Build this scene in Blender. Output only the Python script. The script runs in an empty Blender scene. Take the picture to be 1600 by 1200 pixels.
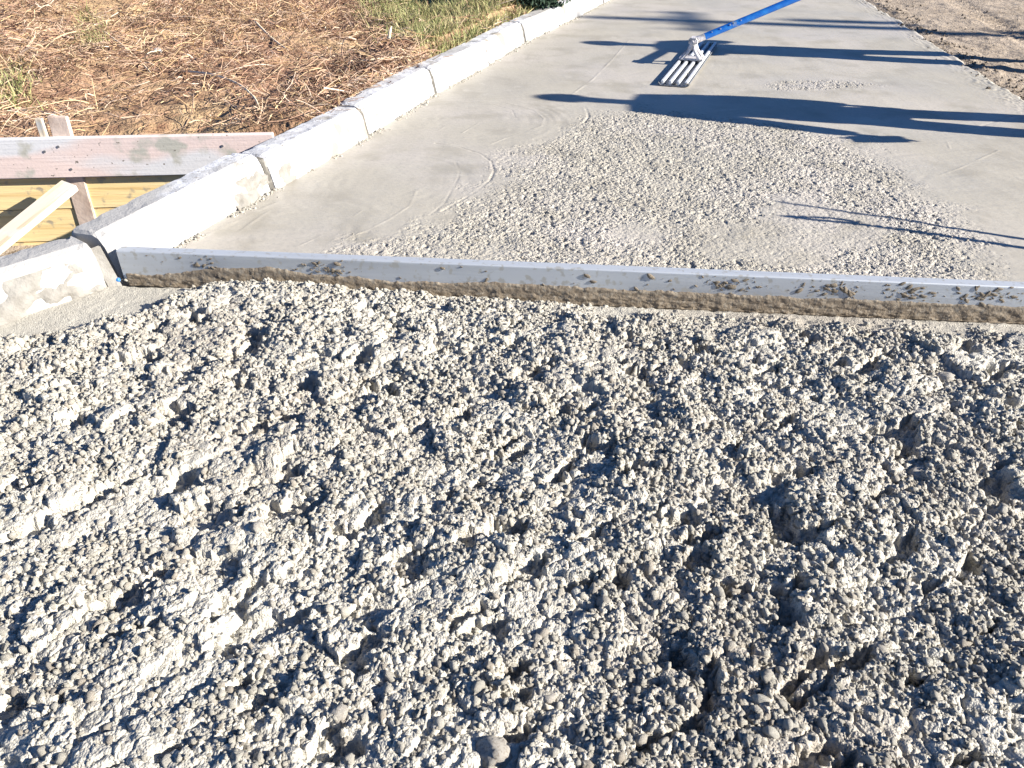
import bpy, bmesh, math, random
import numpy as np
from mathutils import Vector, Matrix, Euler
R = math.radians
random.seed(4); RNG = np.random.default_rng(11)
S = bpy.context.scene; C = S.collection

# ------------------------------------------------------------------ camera, sky, sun, exposure
HC = 1.33; PITCH = 33.7; F = 1200.0            # eye height over the slab, degrees down, focal length in px of a 1600 px wide picture
SUN_EL = 24.0; SUN_AZ = 104.0                  # degrees above horizon; clockwise from +Y
cd = bpy.data.cameras.new('camera'); cam = bpy.data.objects.new('camera', cd); C.objects.link(cam)
cam.location = (0, 0, HC); cam.rotation_euler = (R(90 - PITCH), 0, 0)
cd.sensor_width = 36; cd.lens = 36 * F / 1600; cd.clip_start = .05; cd.clip_end = 1500
S.camera = cam
w = bpy.data.worlds.new('World'); S.world = w; w.use_nodes = True
nt = w.node_tree; nt.nodes.clear()
sky = nt.nodes.new('ShaderNodeTexSky'); sky.sky_type = 'NISHITA'; sky.sun_disc = False
sky.sun_elevation = R(SUN_EL); sky.sun_rotation = R(SUN_AZ); sky.ozone_density = 9.0; sky.dust_density = .3; sky.air_density = 1.0; sky.altitude = 1800
bg = nt.nodes.new('ShaderNodeBackground'); bg.inputs[1].default_value = .056
wo = nt.nodes.new('ShaderNodeOutputWorld'); nt.links.new(sky.outputs[0], bg.inputs[0]); nt.links.new(bg.outputs[0], wo.inputs[0])
sl = bpy.data.lights.new('sun', 'SUN'); sl.energy = 5.0; sl.angle = R(.5); sl.color = (1, .93, .83)
sun = bpy.data.objects.new('sun', sl); C.objects.link(sun)
sdir = Vector((math.sin(R(SUN_AZ)) * math.cos(R(SUN_EL)), math.cos(R(SUN_AZ)) * math.cos(R(SUN_EL)), math.sin(R(SUN_EL))))
sun.rotation_euler = sdir.to_track_quat('Z', 'Y').to_euler(); sun.location = sdir * 30
S.view_settings.view_transform = 'Standard'; S.view_settings.look = 'None'; S.view_settings.gamma = 1
S.view_settings.use_curve_mapping = False; S.view_settings.exposure = 1.45

S.render.engine = 'CYCLES'; S.cycles.max_bounces = 6; S.cycles.diffuse_bounces = 3

cp, sp = math.cos(R(PITCH)), math.sin(R(PITCH))
def G(px, py, z=0.0):
    """where the line of sight through a point of the survey picture meets the level z"""
    a, b = (px - 800) / F, (py - 600) / F
    dx, dy, dz = a, cp - b * sp, -sp - b * cp
    t = (z - HC) / dz
    return np.array((dx * t, dy * t, z))

# ------------------------------------------------------------------ noise in numpy
def _h(ix, iy, s):
    n = (ix.astype(np.int64) * 374761393 + iy.astype(np.int64) * 668265263 + s * 2147483647) & 0xFFFFFFFF
    n = ((n ^ (n >> 13)) * 1274126177) & 0xFFFFFFFF
    n = ((n ^ (n >> 16)) * 2246822519) & 0xFFFFFFFF
    return ((n ^ (n >> 15)) & 0xFFFFFF) / float(0x1000000)
def perlin(x, y, s=0):
    ix, iy = np.floor(x), np.floor(y); fx, fy = x - ix, y - iy
    u, v = fx * fx * fx * (fx * (fx * 6 - 15) + 10), fy * fy * fy * (fy * (fy * 6 - 15) + 10)
    def g(i, j):
        a = _h(ix + i, iy + j, s) * 6.28318
        return np.cos(a) * (fx - i) + np.sin(a) * (fy - j)
    return ((g(0,0)*(1-u)+g(1,0)*u)*(1-v) + (g(0,1)*(1-u)+g(1,1)*u)*v) * 1.5
def fbm(x, y, o=4, s=0):
    r, a = 0, 1.0
    for k in range(o): r = r + a * perlin(x, y, s + k * 17); x = x * 2.03; y = y * 2.03; a *= .5
    return r
def worley(x, y, s=0, jit=.95):
    """nearest and second distance and a random number of the nearest cell"""
    ix, iy = np.floor(x), np.floor(y)
    f1 = np.full(x.shape, 9.0); f2 = f1.copy(); cid = np.zeros(x.shape)
    for i in (-1, 0, 1):
        for j in (-1, 0, 1):
            cx = ix + i + .5 + (_h(ix + i, iy + j, s) - .5) * jit; cy = iy + j + .5 + (_h(ix + i, iy + j, s + 7) - .5) * jit
            d = np.hypot(cx - x, cy - y); m = d < f1
            f2 = np.where(m, f1, np.minimum(f2, d)); cid = np.where(m, _h(ix + i, iy + j, s + 13), cid); f1 = np.where(m, d, f1)
    return f1, f2, cid
def ss(a, b, t):
    t = np.clip((t - a) / (b - a), 0, 1); return t * t * (3 - 2 * t)
def seg_dist(x, y, pts):
    d = np.full(x.shape, 99.0)
    for (ax, ay), (bx, by) in zip(pts[:-1], pts[1:]):
        ux, uy = bx - ax, by - ay; L = ux * ux + uy * uy + 1e-12
        t = np.clip(((x - ax) * ux + (y - ay) * uy) / L, 0, 1)
        d = np.minimum(d, np.hypot(x - ax - t * ux, y - ay - t * uy))
    return d
def poly_sd(x, y, poly):
    """signed distance to a closed outline, positive inside"""
    ins = np.zeros(x.shape, bool); n = len(poly)
    for i in range(n):
        (ax, ay), (bx, by) = poly[i], poly[(i + 1) % n]
        c = ((ay > y) != (by > y)) & (x < (bx - ax) * (y - ay) / (by - ay + 1e-12) + ax); ins ^= c
    d = seg_dist(x, y, list(poly) + [poly[0]])
    return np.where(ins, d, -d)
def GP(*pts): return [tuple(G(a, b)[:2]) for a, b in pts]

# ------------------------------------------------------------------ materials
def mat(name, col, rough=.8, spec=.3, metal=0.0, var=None, bump=(), coord='Object', ranges=None, subs=0):
    """var: list of (scale, detail, colour, low, high) layers mixed over col; bump: list of (kind, scale, height)"""
    m = bpy.data.materials.new(name); m.use_nodes = True; t = m.node_tree; N, L = t.nodes, t.links
    b = N['Principled BSDF']; b.inputs['Roughness'].default_value = rough; b.inputs['Specular IOR Level'].default_value = spec
    b.inputs['Metallic'].default_value = metal
    tc = N.new('ShaderNodeTexCoord'); cur = None
    c0 = N.new('ShaderNodeRGB'); c0.outputs[0].default_value = (*col, 1); cur = c0.outputs[0]
    for k, v in enumerate(var or []):
        sc, det, c2, lo, hi = v[:5]
        no = N.new('ShaderNodeTexNoise'); no.inputs['Detail'].default_value = det
        mp = N.new('ShaderNodeMapping'); mp.inputs['Location'].default_value = (k * 3.7, k * 1.3, k * 5.1)
        s3 = sc if isinstance(sc, tuple) else (sc, sc, sc)
        mp.inputs['Scale'].default_value = s3; no.inputs['Scale'].default_value = 1
        L.new(tc.outputs[coord], mp.inputs[0]); L.new(mp.outputs[0], no.inputs['Vector'])
        mr = N.new('ShaderNodeMapRange'); mr.inputs[1].default_value = lo; mr.inputs[2].default_value = hi
        L.new(no.outputs[0], mr.inputs[0])
        mx = N.new('ShaderNodeMix'); mx.data_type = 'RGBA'; L.new(mr.outputs[0], mx.inputs[0])
        L.new(cur, mx.inputs[6]); mx.inputs[7].default_value = (*c2, 1); cur = mx.outputs[2]
    L.new(cur, b.inputs['Base Color']); m['_c'] = 1
    prev = None
    for kind, sc, hgt in bump:
        if kind == 'v':
            no = N.new('ShaderNodeTexVoronoi'); no.feature = 'SMOOTH_F1'; no.inputs['Smoothness'].default_value = .35
            src = no.outputs['Distance']; hgt = -hgt
        else:
            no = N.new('ShaderNodeTexNoise'); no.inputs['Detail'].default_value = 5; src = no.outputs[0]
        if isinstance(sc, tuple):
            mp = N.new('ShaderNodeMapping'); mp.inputs['Scale'].default_value = sc; L.new(tc.outputs[coord], mp.inputs[0]); L.new(mp.outputs[0], no.inputs['Vector']); no.inputs['Scale'].default_value = 1
        else:
            L.new(tc.outputs[coord], no.inputs['Vector']); no.inputs['Scale'].default_value = sc
        bp = N.new('ShaderNodeBump'); bp.inputs['Distance'].default_value = abs(hgt); bp.invert = hgt < 0
        L.new(src, bp.inputs['Height'])
        if prev: L.new(prev, bp.inputs['Normal'])
        prev = bp.outputs[0]
    if prev: L.new(prev, b.inputs['Normal'])
    return m
def random_tint(m, cols, amt=1.0):
    """per-instance colour out of a ramp"""
    t = m.node_tree; N, L = t.nodes, t.links; b = N['Principled BSDF']; src = b.inputs['Base Color'].links[0].from_socket
    oi = N.new('ShaderNodeObjectInfo'); cr = N.new('ShaderNodeValToRGB'); e = cr.color_ramp.elements
    e[0].position = 0; e[0].color = (*cols[0], 1); e[1].position = 1; e[1].color = (*cols[-1], 1)
    for k, c in enumerate(cols[1:-1]):
        q = e.new((k + 1) / (len(cols) - 1)); q.color = (*c, 1)
    L.new(oi.outputs['Random'], cr.inputs[0])
    mx = N.new('ShaderNodeMix'); mx.data_type = 'RGBA'; mx.inputs[0].default_value = amt
    L.new(src, mx.inputs[6]); L.new(cr.outputs[0], mx.inputs[7]); L.new(mx.outputs[2], b.inputs['Base Color'])
    return m

M = {}
M['heap'] = mat('loose_concrete', (.43, .41, .355), .6, .35, var=[(2.2, 3, (.47, .45, .39), .4, .62), (1.3, 2, (.36, .33, .28), .5, .7), (120, 3, (.30, .28, .24), .52, .75)],
                bump=[('v', 210, .0022), ('n', 420, .0012)])
M['stone'] = random_tint(mat('coated_aggregate', (.43, .415, .365), .7, .3, var=[(60, 3, (.33, .31, .27), .45, .7)], bump=[('n', 260, .002)]),
                [(.37, .35, .30), (.43, .41, .355), (.48, .46, .40), (.41, .385, .33), (.31, .27, .22)], .75)
M['slab'] = mat('fresh_concrete', (.39, .364, .308), .5, .28, var=[(.9, 3, (.425, .395, .35), .45, .6), (3.5, 4, (.33, .306, .255), .5, .68), (9, 4, (.42, .395, .34), .58, .7), (60, 3, (.33, .315, .28), .5, .8)],
                bump=[('n', 40, .0012), ('n', 220, .0006)])
M['kerb'] = mat('kerb_concrete', (.46, .465, .475), .85, .2, var=[(5, 5, (.46, .455, .455), .52, .60), (14, 5, (.62, .63, .65), .45, .6), (50, 4, (.24, .22, .20), .60, .68), (3, 5, (.27, .25, .215), .57, .64), (1.1, 5, (.36, .355, .345), .5, .58)],
                bump=[('n', 45, .004), ('n', 160, .002)])
M['kerb_mortar'] = mat('mortar_on_kerb', (.25, .24, .22), .8, .2, var=[(20, 4, (.20, .19, .17), .45, .65)], bump=[('n', 70, .005)])
M['alu'] = mat('aluminium', (.50, .53, .56), .5, .5, .35, var=[((.8, 12, 12), 4, (.36, .38, .40), .45, .7), (40, 4, (.40, .40, .38), .56, .66)], bump=[('n', (4, 120, 120), .0006)])
M['smear'] = mat('wet_mortar_smear', (.25, .205, .15), .7, .25, var=[(22, 5, (.18, .145, .105), .42, .6), (60, 4, (.30, .265, .21), .5, .7)], bump=[('n', 120, .002), ('n', 300, .001)])
M['soil'] = mat('reddish_soil', (.33, .20, .135), .95, .1, var=[(.8, 4, (.48, .34, .20), .42, .6), (3.2, 5, (.19, .105, .068), .5, .7), (25, 4, (.38, .26, .15), .5, .7)], bump=[('n', 14, .05), ('n', 60, .02)])
M['sand'] = mat('beige_site_soil', (.30, .245, .185), .95, .1, var=[(1.2, 4, (.36, .30, .235), .42, .6), (7, 5, (.26, .21, .165), .5, .72), (60, 4, (.40, .35, .3), .5, .7)], bump=[('n', 12, .03), ('n', 70, .012)])
M['straw'] = random_tint(mat('dry_straw', (.4, .25, .13), .8, .2), [(.13, .07, .045), (.34, .205, .14), (.48, .35, .25), (.25, .14, .09), (.66, .54, .43)])
M['straw_pale'] = random_tint(mat('pale_straw', (.5, .38, .22), .8, .2), [(.45, .30, .15), (.58, .46, .30), (.38, .24, .12)])
M['grass'] = random_tint(mat('green_grass', (.1, .16, .04), .7, .2), [(.13, .17, .06), (.26, .28, .11), (.38, .36, .18), (.46, .38, .21), (.20, .22, .08)])
M['bushleaf'] = random_tint(mat('shaded_leaf', (.03, .06, .03), .7, .2), [(.012, .028, .02), (.03, .055, .03), (.02, .04, .03)])  # albedo set very dark to stand for shade on the foliage
M['bark'] = mat('bark', (.12, .09, .06), .9, .1, bump=[('n', 20, .02)])
M['wood'] = mat('raw_lumber', (.62, .54, .42), .8, .2, var=[((1.5, 30, 30), 4, (.44, .35, .24), .5, .7), (9, 4, (.50, .48, .44), .52, .62)], bump=[('n', (4, 90, 90), .002)])
M['wood_grey'] = mat('cement_dusted_board', (.60, .60, .61), .85, .2, var=[((.8, 3, 3), 3, (.66, .54, .50), .47, .55), (5, 5, (.42, .41, .36), .56, .64), (40, 4, (.17, .15, .13), .68, .72)], bump=[('n', (3, 60, 60), .002), ('n', 60, .0008)])
M['wood_pink'] = mat('pinkish_lumber', (.62, .50, .42), .85, .2, var=[(8, 4, (.48, .37, .30), .5, .65)], bump=[('n', (40, 40, 4), .002)])
M['ply'] = mat('yellow_planks', (.80, .62, .32), .8, .2, var=[((1.0, 30, 2), 5, (.60, .41, .17), .48, .7), (14, 5, (.40, .34, .24), .60, .68), ((.6, 7, 1), 3, (.80, .65, .38), .48, .6)], bump=[('n', (4, 70, 4), .003)])
M['magnesium'] = mat('float_metal', (.62, .64, .66), .45, .5, .2, var=[(30, 4, (.42, .43, .44), .5, .7)])
M['magdark'] = mat('float_trough_mortar', (.20, .21, .225), .6, .3, var=[(40, 4, (.3, .3, .29), .5, .7)])
M['blue'] = mat('blue_anodised', (.008, .13, .50), .4, .5, .1, var=[(16, 3, (.02, .20, .58), .5, .7), (11, 5, (.25, .30, .34), .60, .68)])
M['button'] = mat('steel_button', (.55, .62, .68), .3, .5, .6)
M['blueplastic'] = mat('blue_plastic', (.03, .16, .42), .5, .4, var=[(60, 3, (.30, .34, .36), .52, .6)])
M['bracket'] = mat('cast_bracket', (.58, .56, .57), .55, .4, .1, var=[(35, 4, (.36, .35, .34), .48, .6)], bump=[('n', 90, .004)])
M['skin'] = mat('skin', (.45, .27, .19), .55, .4)
M['jacket'] = mat('work_jacket', (.05, .07, .11), .9, .1, bump=[('n', 14, .02)])
M['vest'] = mat('orange_jacket', (.45, .12, .03), .85, .1, bump=[('n', 14, .02)])
M['trousers'] = mat('work_trousers', (.06, .06, .07), .9, .1, bump=[('n', 18, .02)])
M['boot'] = mat('rubber_boot', (.02, .02, .02), .5, .4)
M['steel'] = mat('shovel_steel', (.3, .3, .31), .5, .5, .7)
M['quartz'] = mat('white_stone', (.75, .74, .72), .7, .3)
M['pebble'] = mat('smooth_pebble', (.43, .40, .345), .6, .35, var=[(40, 4, (.48, .46, .42), .45, .6), (9, 3, (.30, .26, .21), .5, .65)], bump=[('n', 120, .002)])

# ------------------------------------------------------------------ object helpers
def tag(o, label=None, cat=None, group=None, kind=None):
    for k, v in (('label', label), ('category', cat), ('group', group), ('kind', kind)):
        if v: o[k] = v
    return o
def link(name, me, m=None, parent=None, smooth=False):
    if m and not me.materials: me.materials.append(m)
    if smooth and len(me.polygons): me.polygons.foreach_set('use_smooth', np.ones(len(me.polygons), bool))
    o = bpy.data.objects.new(name, me); C.objects.link(o)
    if parent: o.parent = parent
    return o
def empty(name, loc=(0, 0, 0), rz=0):
    o = bpy.data.objects.new(name, None); C.objects.link(o); o.location = loc; o.rotation_euler.z = rz; o.empty_display_size = .1
    return o
def from_bm(name, bm, m, parent=None, smooth=False):
    me = bpy.data.meshes.new(name); bmesh.ops.recalc_face_normals(bm, faces=bm.faces); bm.to_mesh(me); bm.free()
    return link(name, me, m, parent, smooth)
def grid_mesh(name, X, Y, Z):
    r, c = X.shape; me = bpy.data.meshes.new(name)
    co = np.stack([X, Y, Z], -1).reshape(-1, 3).astype(np.float32)
    i = np.arange((r - 1) * (c - 1)); a = (i // (c - 1)) * c + i % (c - 1)
    q = np.stack([a, a + 1, a + c + 1, a + c], -1).astype(np.int32)
    me.vertices.add(len(co)); me.vertices.foreach_set('co', co.ravel())
    me.loops.add(q.size); me.loops.foreach_set('vertex_index', q.ravel())
    me.polygons.add(len(q)); me.polygons.foreach_set('loop_start', np.arange(0, q.size, 4, dtype=np.int32))
    me.polygons.foreach_set('loop_total', np.full(len(q), 4, np.int32)); me.polygons.foreach_set('use_smooth', np.ones(len(q), bool))
    me.update(calc_edges=True); return me
def box_bm(bm, c, s, rot=None, bev=0):
    r = bmesh.ops.create_cube(bm, size=1); vs = r['verts']
    bmesh.ops.scale(bm, vec=s, verts=vs)
    if bev:
        es = list({e for v in vs for e in v.link_edges}); g = bmesh.ops.bevel(bm, geom=es, offset=bev, segments=2, affect='EDGES'); vs = list({v for f in g['faces'] for v in f.verts} | {v for v in vs if v.is_valid})
    if rot is not None: bmesh.ops.rotate(bm, verts=vs, cent=(0, 0, 0), matrix=rot)
    bmesh.ops.translate(bm, vec=c, verts=vs); return vs
def tube_bm(bm, pts, rad, n=8, caps=True):
    pts = [Vector(p) for p in pts]; rings = []
    rr = rad if isinstance(rad, (list, tuple)) else [rad] * len(pts)
    for i, p in enumerate(pts):
        d = (pts[min(i + 1, len(pts) - 1)] - pts[max(i - 1, 0)]).normalized()
        a = d.orthogonal().normalized() if i == 0 else (a - d * a.dot(d)).normalized(); b = d.cross(a)
        rings.append([bm.verts.new(p + (a * math.cos(t) + b * math.sin(t)) * rr[i]) for t in [2 * math.pi * k / n for k in range(n)]])
    for r0, r1 in zip(rings[:-1], rings[1:]):
        for k in range(n): bm.faces.new((r0[k], r0[(k + 1) % n], r1[(k + 1) % n], r1[k]))
    if caps: bm.faces.new(rings[0][::-1]); bm.faces.new(rings[-1])
def plank(name, a, b, wid, thk, up, m, parent=None, bev=.004, wob=.0):
    """a board from a to b; wid along the side direction, thk along up; its mesh has x along the grain"""
    a, b = Vector(a), Vector(b); d = (b - a); L = d.length; d.normalize(); u = Vector(up); u = (u - d * u.dot(d)).normalized(); s = u.cross(d)
    bm = bmesh.new(); box_bm(bm, (0, 0, 0), (L, wid, thk), bev=bev)
    if wob:
        for v in bm.verts: v.co += Vector((random.uniform(-1, 1), random.uniform(-1, 1), random.uniform(-1, 1))) * wob
    o = from_bm(name, bm, m, parent); mt = Matrix((d, s, u)).transposed().to_4x4(); mt.translation = (a + b) / 2
    o.matrix_local = mt; return o
def instancer(name, pts, rots, scls, idx, sources, m_parent=None):
    """one object whose points carry copies of the source meshes (geometry nodes)"""
    me = bpy.data.meshes.new(name); n = len(pts); me.vertices.add(n); me.vertices.foreach_set('co', np.asarray(pts, np.float32).ravel())
    for nm, arr, ty, key in (('rot', rots, 'FLOAT_VECTOR', 'vector'), ('scl', scls, 'FLOAT_VECTOR', 'vector'), ('idx', idx, 'INT', 'value')):
        at = me.attributes.new(nm, ty, 'POINT'); at.data.foreach_set(key, np.asarray(arr, np.int32 if ty == 'INT' else np.float32).ravel())
    o = bpy.data.objects.new(name, me); C.objects.link(o)
    if m_parent: o.parent = m_parent
    g = bpy.data.node_groups.new(name, 'GeometryNodeTree')
    g.interface.new_socket('Geometry', in_out='INPUT', socket_type='NodeSocketGeometry'); g.interface.new_socket('Geometry', in_out='OUTPUT', socket_type='NodeSocketGeometry')
    N, L = g.nodes, g.links; gi = N.new('NodeGroupInput'); go = N.new('NodeGroupOutput')
    ip = N.new('GeometryNodeInstanceOnPoints'); gt = N.new('GeometryNodeGeometryToInstance')
    for s in reversed(sources):
        oi = N.new('GeometryNodeObjectInfo'); oi.inputs['Object'].default_value = s; oi.inputs['As Instance'].default_value = True
        L.new(oi.outputs['Geometry'], gt.inputs[0])
    def attr(nm, ty):
        a = N.new('GeometryNodeInputNamedAttribute'); a.data_type = ty; a.inputs['Name'].default_value = nm; return a.outputs['Attribute']
    mp = N.new('GeometryNodeMeshToPoints'); L.new(gi.outputs[0], mp.inputs[0]); L.new(mp.outputs[0], ip.inputs['Points'])
    L.new(gt.outputs[0], ip.inputs['Instance']); ip.inputs['Pick Instance'].default_value = True
    L.new(attr('idx', 'INT'), ip.inputs['Instance Index'])
    er = N.new('FunctionNodeEulerToRotation'); L.new(attr('rot', 'FLOAT_VECTOR'), er.inputs[0]); L.new(er.outputs[0], ip.inputs['Rotation'])
    L.new(attr('scl', 'FLOAT_VECTOR'), ip.inputs['Scale']); L.new(ip.outputs[0], go.inputs[0])
    md = o.modifiers.new('scatter', 'NODES'); md.node_group = g
    return o
def source(name, me, m):
    me.materials.append(m); return bpy.data.objects.new(name, me)      # never linked: only a pattern for the copies
def lump_mesh(name, seed, sub=2, rough=.22, flat=.8):
    rnd = random.Random(seed); bm = bmesh.new(); bmesh.ops.create_icosphere(bm, subdivisions=sub, radius=1)
    ax = [Vector((rnd.gauss(0, 1), rnd.gauss(0, 1), rnd.gauss(0, 1))).normalized() for _ in range(9)]
    cu = [rnd.uniform(.55, .9) for _ in ax]; ph = [rnd.uniform(0, 6) for _ in range(6)]
    for v in bm.verts:
        n = v.co.normalized(); r = 1.0
        for a, c in zip(ax, cu):
            k = n.dot(a)
            if k > c: r = min(r, c / k * 1.02)
        r += rough * .35 * (math.sin(n.x * 7 + ph[0]) * math.sin(n.y * 8 + ph[1]) + math.sin(n.z * 9 + ph[2]) * math.sin(n.x * 11 + ph[3]) * .6)
        r += rnd.uniform(-1, 1) * rough * .2
        v.co = n * r; v.co.z *= flat
    me = bpy.data.meshes.new(name); bm.to_mesh(me); bm.free()
    me.polygons.foreach_set('use_smooth', np.ones(len(me.polygons), bool)); return me

# ------------------------------------------------------------------ plan of the place
kerb_px = [(430, 297), (577, 212), (683, 146), (765, 101), (822, 66), (873, 41), (912, 22), (945, 5)]
kerb_base = [G(190, 437)[:2]] + [G(a, b)[:2] for a, b in kerb_px]
d_ = kerb_base[-1] - kerb_base[-2]
d_ = d_ / np.linalg.norm(d_)
for k in range(5): kerb_base.append(kerb_base[-1] + d_ * 1.0)
near_end = G(172, 446)[:2]; near_dir = G(0, 506)[:2] - near_end; near_dir /= np.linalg.norm(near_dir)
kerb_near = [near_end + near_dir * k * 1.0 for k in (0, 1, 2, 3)]
left_line = [tuple(p) for p in kerb_near[::-1]] + [tuple(p) for p in kerb_base]
LY = np.array([p[1] for p in left_line]); LX = np.array([p[0] for p in left_line])
edge = GP((1600, 160), (1500, 98), (1430, 52), (1350, 0)); ed = np.array(edge)
EY = np.concatenate([[1.0, 2.0, 3.5], ed[:, 1], [ed[-1, 1] + 6]]); EX = np.concatenate([[3.0, 3.15, 3.4], ed[:, 0], [ed[-1, 0] + 1.5]])
sc_a = G(195, 437); sc_b = G(1600, 497)                       # foot line of the screed bar
sdx = (sc_b - sc_a)[:2]; sdx = sdx / np.linalg.norm(sdx)
def screed_y(x): return sc_a[1] + (x - sc_a[0]) * sdx[1] / sdx[0]

rough_poly = GP((470, 402), (610, 372), (700, 322), (768, 282), (785, 255), (775, 240), (870, 212), (905, 178), (1000, 166), (1300, 205), (1372, 214), (1425, 280), (1520, 355), (1575, 440), (1500, 470), (900, 470))
patch_poly = GP((1170, 131), (1240, 124), (1330, 124), (1400, 133), (1300, 142), (1215, 142))
arcs = [(GP((680, 224), (715, 229), (750, 240), (768, 253), (772, 268), (765, 282), (745, 298), (712, 318), (690, 330)), -.0045, .006),
        (GP((712, 254), (718, 266), (716, 278), (706, 296), (694, 318), (672, 336)), -.002, .004),
        (GP((650, 300), (640, 322), (608, 343), (575, 360), (540, 374)), .002, .004),
        (GP((720, 155), (770, 163), (800, 172), (805, 183)), -.002, .004), (GP((790, 160), (835, 172), (850, 186), (845, 198), (790, 216), (760, 228)), .002, .005),
        (GP((565, 330), (540, 348)), .002, .004), (GP((915, 168), (920, 182), (912, 192)), -.006, .008), (GP((748, 192), (722, 208)), .002, .004),
        (GP((700, 194), (685, 204)), .002, .004), (GP((985, 60), (955, 95), (925, 125), (890, 150)), .002, .008), (GP((520, 360), (470, 384)), .002, .004),
        (GP((1560, 235), (1500, 262), (1450, 280)), .002, .006), (GP((1480, 222), (1484, 232)), .002, .005), (GP((1590, 180), (1520, 200), (1440, 208)), -.002, .010),
        (GP((420, 330), (360, 372)), .002, .008), (GP((300, 379), (360, 350), (430, 318)), .002, .012)]
TROWEL = [(tuple(G(600, 285)[:2]), .62, 5), (tuple(G(740, 190)[:2]), .75, 6), (tuple(G(470, 360)[:2]), .5, 7), (tuple(G(1560, 300)[:2]), .9, 8), (tuple(G(900, 90)[:2]), 1.5, 9)]
def rough_mask(x, y):
    n = fbm(x * 5, y * 5, 3, 5) * .07
    a = ss(-.12, .26, poly_sd(x, y, rough_poly) + n * 1.3 + perlin((x + y * .3) * 3, (y - x * .3) * 14, 14) * .05)
    b = ss(-.02, .10, poly_sd(x, y, patch_poly) + n * .8) * .75
    holes = 1 - .65 * ss(.15, .55, fbm(x * 1.7, y * 1.1, 3, 91))
    near_scr = 1 - .75 * ss(.30, .05, y - screed_y(x)) * ss(.7, .2, x)
    return np.maximum(a * holes * near_scr, b)
def slab_h(x, y):
    z = fbm(x * .9, y * .5, 3, 3) * .003 + fbm(x * 6, y * 1.6, 3, 31) * .0009
    z = z + perlin(x * 1.5 + y * 1.2, (y - x * .25) * 26, 8) * .0005
    m = rough_mask(x, y)
    for (cx0, cy0), rmax, sd_ in TROWEL:
        rr0 = np.hypot(x - cx0, y - cy0); th0 = np.arctan2(y - cy0, x - cx0)
        z = z + (1 - m) * ss(rmax, rmax * .8, rr0) * ss(.10, .24, rr0) * ss(-.25, .35, perlin(th0 * 1.1 + sd_, rr0 * 3, sd_ + 20)) * perlin(rr0 * 24, th0 * 1.6 + sd_, sd_) * .0013
    f1, f2, c1 = worley(x / .030, y / .030, 51); g1, g2, c2 = worley(x / .016 + 9, y / .016, 52)
    pits = ss(.30, .65, perlin(x / .024, y / .020, 77))
    z = z + m * ((.8 - f1) * .004 * (.3 + c1) + (.8 - g1) * .006 * c2 - pits * .010 + fbm(x * 9, y * 9, 3, 44) * .004 - .001)
    for pts, h, wd in arcs:
        d = seg_dist(x, y, pts); z = z + h * np.exp(-(d / wd) ** 2) * (1 if h > 0 else 1) * np.clip(.6 + .9 * perlin(x * 7, y * 7, 63) + .4 * perlin(x * 30, y * 30, 64), 0, 1.3) - (h * .12) * np.exp(-((d - wd * 2) / wd) ** 2) * (h < 0)
    e = np.interp(y, EY, EX) + perlin(y * 3, y * 0 + .5, 12) * .03 + perlin(y * 11, y * 0 + .5, 13) * .012
    t = x - e
    z = z - ss(0, .14, t) * .07 + ss(-.25, 0, t) * ss(.12, 0, t) * np.abs(fbm(x * 12, y * 12, 3, 19)) * .010
    return z

# ------------------------------------------------------------------ struck slab beyond the bar
ys = [2.2]
while ys[-1] < 22: ys.append(ys[-1] + (.0052 if ys[-1] < 5.4 else min(.0052 + (ys[-1] - 5.4) * .018, .2)))
ys = np.array(ys); nc = 800
u = np.linspace(0, 1, nc)[None, :]
xl = np.interp(ys, LY, LX)[:, None] - .06; xr = np.interp(ys, EY, EX)[:, None] + .30
# tighter columns over the part with open texture
X = xl + (xr - xl) * u; Y = np.repeat(ys[:, None], nc, 1)
Z = slab_h(X, Y); Z = np.where(Y < screed_y(X) + .020, np.minimum(Z, -.05), Z)
me = grid_mesh('pavement', X, Y, Z); at = me.attributes.new('open_texture', 'FLOAT', 'POINT'); at.data.foreach_set('value', rough_mask(X, Y).ravel().astype(np.float32))
t = M['slab'].node_tree; N_, L_ = t.nodes, t.links; an = N_.new('ShaderNodeAttribute'); an.attribute_name = 'open_texture'; bs = N_['Principled BSDF']; pv = bs.inputs['Normal'].links[0].from_socket; tc = N_.new('ShaderNodeTexCoord')
for sc_, dist in ((70, .006), (140, .003)):
    vo = N_.new('ShaderNodeTexVoronoi'); vo.feature = 'F1'; vo.inputs['Scale'].default_value = sc_; L_.new(tc.outputs['Object'], vo.inputs['Vector'])
    bp = N_.new('ShaderNodeBump'); bp.invert = True; bp.inputs['Distance'].default_value = dist; L_.new(vo.outputs['Distance'], bp.inputs['Height']); L_.new(an.outputs['Fac'], bp.inputs['Strength']); L_.new(pv, bp.inputs['Normal']); pv = bp.outputs[0]
L_.new(pv, bs.inputs['Normal'])
slab = link('pavement', me, M['slab']); slab['kind'] = 'structure'

no_ = N_.new('ShaderNodeTexNoise'); no_.inputs['Scale'].default_value = 1.4; no_.inputs['Detail'].default_value = 4; L_.new(tc.outputs['Object'], no_.inputs['Vector'])
mr_ = N_.new('ShaderNodeMapRange'); mr_.inputs[1].default_value = .4; mr_.inputs[2].default_value = .62; mr_.inputs[3].default_value = .48; mr_.inputs[4].default_value = .68; L_.new(no_.outputs[0], mr_.inputs[0]); L_.new(mr_.outputs[0], bs.inputs['Roughness'])

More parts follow.
